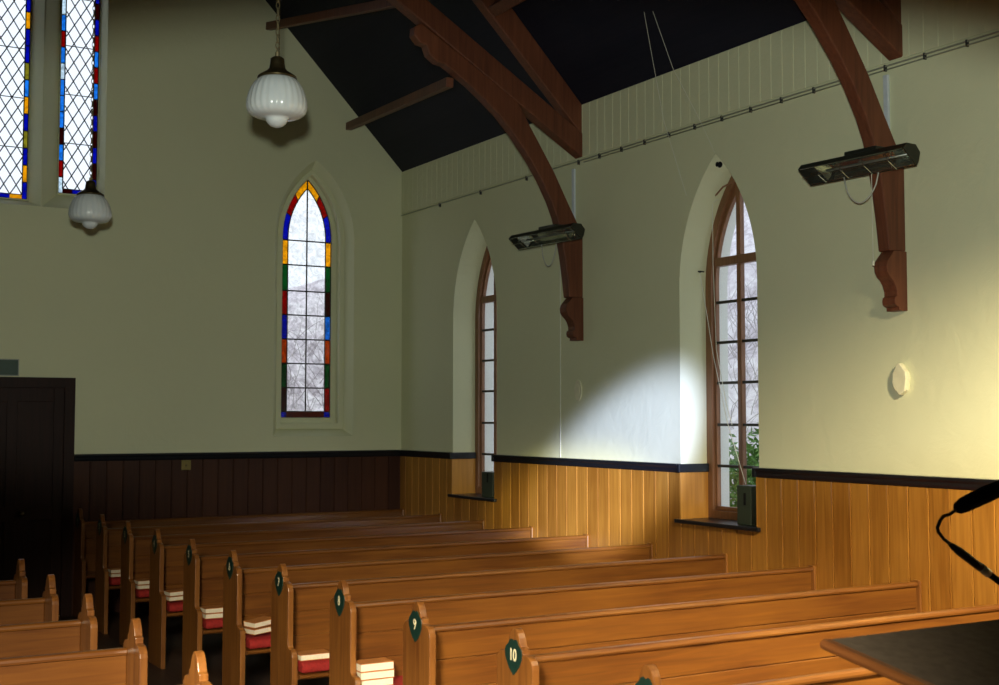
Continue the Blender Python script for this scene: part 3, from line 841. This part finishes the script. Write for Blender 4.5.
mc = thing('microphone', 'black foam-covered microphone on a thin bent neck in front of the panelling', 'microphone', (3.590, 2.58, .322))
ML = Vector((3.62, 2.6, .32))
def mrel(pts): return [Vector(p) - ML for p in pts]
b = BM(); add_tube(b, mrel([(3.098, 2.6, 1.683), (3.112, 2.6, 1.690), (3.135, 2.6, 1.698), (3.24, 2.6, 1.728), (3.33, 2.6, 1.752), (3.345, 2.6, 1.756)]), [.008, .019, .0235, .026, .024, .01], 18); obj('foam_cover', b, M['foam'], mc, smooth=True)
b = BM(); add_tube(b, mrel([(3.10, 2.6, 1.684), (3.07, 2.6, 1.672), (3.045, 2.6, 1.668), (3.030, 2.6, 1.655), (3.018, 2.6, 1.636), (3.022, 2.6, 1.624), (3.045, 2.6, 1.602), (3.075, 2.6, 1.584)]), .0052, 10); obj('bent_neck', b, M['black'], mc, smooth=True)
b = BM(); add_tube(b, mrel([(3.068, 2.6, 1.588), (3.085, 2.6, 1.577), (3.11, 2.6, 1.563), (3.175, 2.6, 1.525), (3.21, 2.6, 1.506)]), [.006, .010, .013, .013, .013], 14); obj('handle', b, M['black'], mc, smooth=True)
b = BM(); add_tube(b, mrel([(3.20, 2.6, 1.512), (3.235, 2.6, 1.491)]), .0135, 14); obj('connector_band', b, M['grey_metal'], mc, smooth=True)
b = BM(); add_tube(b, mrel([(3.235, 2.6, 1.491), (3.45, 2.6, 1.37), (3.61, 2.6, 1.28)]), .010, 10); obj('boom_arm', b, M['black'], mc, smooth=True)
b = BM(); add_tube(b, mrel([(3.62, 2.58, 1.32), (3.62, 2.58, .345)]), .013, 12); obj('stand_pole', b, M['black'], mc, smooth=True)
bb = BM(); add_lathe(bb, [(.02, .05), (.03, .03), (.15, .02), (.155, .0)], 32); obj('stand_base', bb, M['black'], mc)

# ------------------------------------------------------------------ outside: bank, bare hedge, sky
def hill():
    m, nt, out = new_mat('bleached_bank')
    bs = principled(nt, out, (.5, .5, .5), .95, 0, .1)
    tc = nt.nodes.new('ShaderNodeTexCoord')
    n = nt.nodes.new('ShaderNodeTexNoise'); n.inputs['Scale'].default_value = 3.2; n.inputs['Detail'].default_value = 9; n.inputs['Roughness'].default_value = .72
    n.inputs['Distortion'].default_value = .8
    nt.links.new(tc.outputs['Object'], n.inputs['Vector'])
    r = nt.nodes.new('ShaderNodeValToRGB'); e = r.color_ramp.elements
    e[0].position = .36; e[0].color = (.46, .41, .44, 1); e[1].position = .58; e[1].color = (.93, .89, .92, 1)
    x = e.new(.48); x.color = (.74, .68, .73, 1)
    nt.links.new(n.outputs[0], r.inputs[0]); nt.links.new(r.outputs[0], bs.inputs['Base Color'])
    return m
HM = hill()
def terrain(x, y):
    dx = max(0, x - (W + 1.6)); dy = max(0, y - (D + 1.8))
    d = math.hypot(dx, dy) if (dx > 0 and dy > 0) else max(dx, dy)
    return .15 + min(d, 6.0 if dx > dy else 4.0) * .95 + .18 * math.sin(x * 1.7) * math.cos(y * 1.3) * min(1, d)
b = BM(); N = 90; vs = {}
for i in range(N + 1):
    for j in range(N + 1):
        x = XL - 6 + (26 + 6) * i / N; y = 2 + 32 * j / N
        if x < W + TH and y < D + .4 and False: continue
        vs[i, j] = b.verts.new((x, y, terrain(x, y) + random.uniform(-.12, .12) if (x > W + 1.5 or y > D + 1.7) else -.12))
for i in range(N):
    for j in range(N): b.faces.new((vs[i, j], vs[i + 1, j], vs[i + 1, j + 1], vs[i, j + 1]))
g = obj('hillside', b, HM, smooth=True); g['kind'] = 'structure'
def thicket(name, mat, region, n, r, lo, hi, lean, label):
    bm = BM(); x0, x1, y0, y1 = region
    for _ in range(n):
        x = random.uniform(x0, x1); y = random.uniform(y0, y1); z = terrain(x, y) - .1
        p = Vector((x, y, z)); d = Vector((random.uniform(-lean, lean), random.uniform(-lean, lean), 1)).normalized()
        L = random.uniform(lo, hi); pts = [p.copy()]
        for k in range(5):
            p = p + d * L / 5; d = (d + Vector((random.uniform(-.35, .35), random.uniform(-.35, .35), random.uniform(-.2, .2)))).normalized(); pts.append(p.copy())
        add_tube(bm, pts, [r * (1 - .15 * k) for k in range(6)], 4, cap=False)
    o = obj(name, bm, mat); o['kind'] = 'stuff'; o['label'] = label; o['category'] = 'hedge'; return o
M['twig'] = plain('grey_twigs', (.52, .48, .50), .8)
M['leaf'] = plain('green_leaves', (.10, .22, .04), .7, vary=.3)
thicket('bare_hedge', M['twig'], (W + 2.8, W + 5, 11, D + 1.5), 420, .007, .4, 1.1, .9, 'tangle of bare grey twigs on the pale bank outside the side windows')
thicket('bare_thicket', M['twig'], (4, 8.6, D + 2.2, D + 5), 420, .009, .4, 1.2, .9, 'tangle of bare twigs on the bank behind the stained window')
bm = BM()
for _ in range(2600):
    c = Vector((random.gauss(8.72, .22), random.gauss(9.95, .26), 0)); c.z = terrain(c.x, c.y) + random.uniform(-.1, .72)
    u = Vector((random.uniform(-1, 1), random.uniform(-1, 1), random.uniform(-1, 1))).normalized() * .05
    w = Vector((random.uniform(-1, 1), random.uniform(-1, 1), random.uniform(-1, 1))).normalized() * .022
    bm.faces.new([bm.verts.new(c + q) for q in (-u, w, u, -w)])
gs = obj('green_shrub', bm, M['leaf']); tag(gs, 'leafy green shrub outside the lower panes of the nearer side window', 'shrub')

wd = bpy.data.worlds.new('sky'); S.world = wd; wd.use_nodes = True
nt = wd.node_tree; nt.nodes.clear()
o_ = nt.nodes.new('ShaderNodeOutputWorld'); bg = nt.nodes.new('ShaderNodeBackground')
bg.inputs[0].default_value = (.86, .92, 1.0, 1); bg.inputs[1].default_value = 1.45
nt.links.new(bg.outputs[0], o_.inputs[0])

# ------------------------------------------------------------------ lights
def light(name, typ, loc, target, energy, col, **kw):
    l = bpy.data.lights.new(name, typ); l.energy = energy; l.color = col
    for k, v in kw.items(): setattr(l, k, v)
    o = bpy.data.objects.new(name, l); C.objects.link(o); o.location = loc
    if target is not None:
        o.rotation_euler = (Vector(target) - Vector(loc)).to_track_quat('-Z', 'Y').to_euler()
    return o
fl_ = light('flash_light', 'SPOT', (-.04, -.02, 2.14), (math.sin(.5307) * 10, math.cos(.5307) * 10, 2.14 + 1.05), 1000, (.94, 1.0, .87), spot_size=math.radians(26), spot_blend=.42, shadow_soft_size=.04)
fl_.scale = (3.0, 1, 1)
# warm spot standing in for an unseen light source on the chancel side
light('chancel_lamp', 'SPOT', (4.35, 2.0, 3.7), (5.55, 4.1, .3), 2600, (1.0, .82, .52), spot_size=math.radians(92), spot_blend=1.0, shadow_soft_size=.16)
light('added_pew_fill', 'AREA', (-.7, .3, 2.9), (1.8, 4.5, .0), 130, (1.0, .84, .60), shape='RECTANGLE', size=.7, size_y=.7, spread=math.radians(53))  # added soft fill for the left pews and aisle ends; no window here
# cool beam of daylight that falls on the wall beside the window
bm_ = light('daylight_beam', 'SPOT', (1.2, -1.6, 2.9), (W, 9.0, 1.52), 17500, (.50, .58, 1.0), spot_size=math.radians(10.5), spot_blend=.75, shadow_soft_size=.10)
bm_.rotation_euler = (bm_.rotation_euler.to_matrix() @ Matrix.Rotation(math.radians(-32), 3, 'Z')).to_euler(); bm_.scale = (.5, 1, 1)

light('daylight_beam_yellow', 'SPOT', (1.2, -1.6, 2.9), (W, 9.62, 1.12), 8500, (1.0, .92, .32), spot_size=math.radians(6.4), spot_blend=.8, shadow_soft_size=.10)

# ------------------------------------------------------------------ camera
cam = bpy.data.cameras.new('camera'); co = bpy.data.objects.new('camera', cam); C.objects.link(co)
cam.sensor_fit = 'HORIZONTAL'; cam.sensor_width = 36; cam.lens = 1278.658 * 36 / 999
cam.clip_start = .05; cam.clip_end = 200
yaw, pit, roll = .5307, .0586, .0004
f = Vector((math.sin(yaw) * math.cos(pit), math.cos(yaw) * math.cos(pit), math.sin(pit)))
r = Vector((math.cos(yaw), -math.sin(yaw), 0)); u = r.cross(f)
r2 = math.cos(roll) * r + math.sin(roll) * u; u2 = -math.sin(roll) * r + math.cos(roll) * u
co.matrix_world = Matrix(((r2.x, u2.x, -f.x, 0), (r2.y, u2.y, -f.y, 0), (r2.z, u2.z, -f.z, 1.9568), (0, 0, 0, 1)))
cam.dof.use_dof = True; cam.dof.focus_distance = 9.0; cam.dof.aperture_fstop = 7
S.camera = co
vs_ = S.view_settings
vs_.view_transform = 'Standard'; vs_.look = 'None'; vs_.gamma = 1; vs_.use_curve_mapping = False; vs_.exposure = 0.0
S.cycles.max_bounces = 8; S.cycles.transparent_max_bounces = 12
S.cycles.use_denoising = True
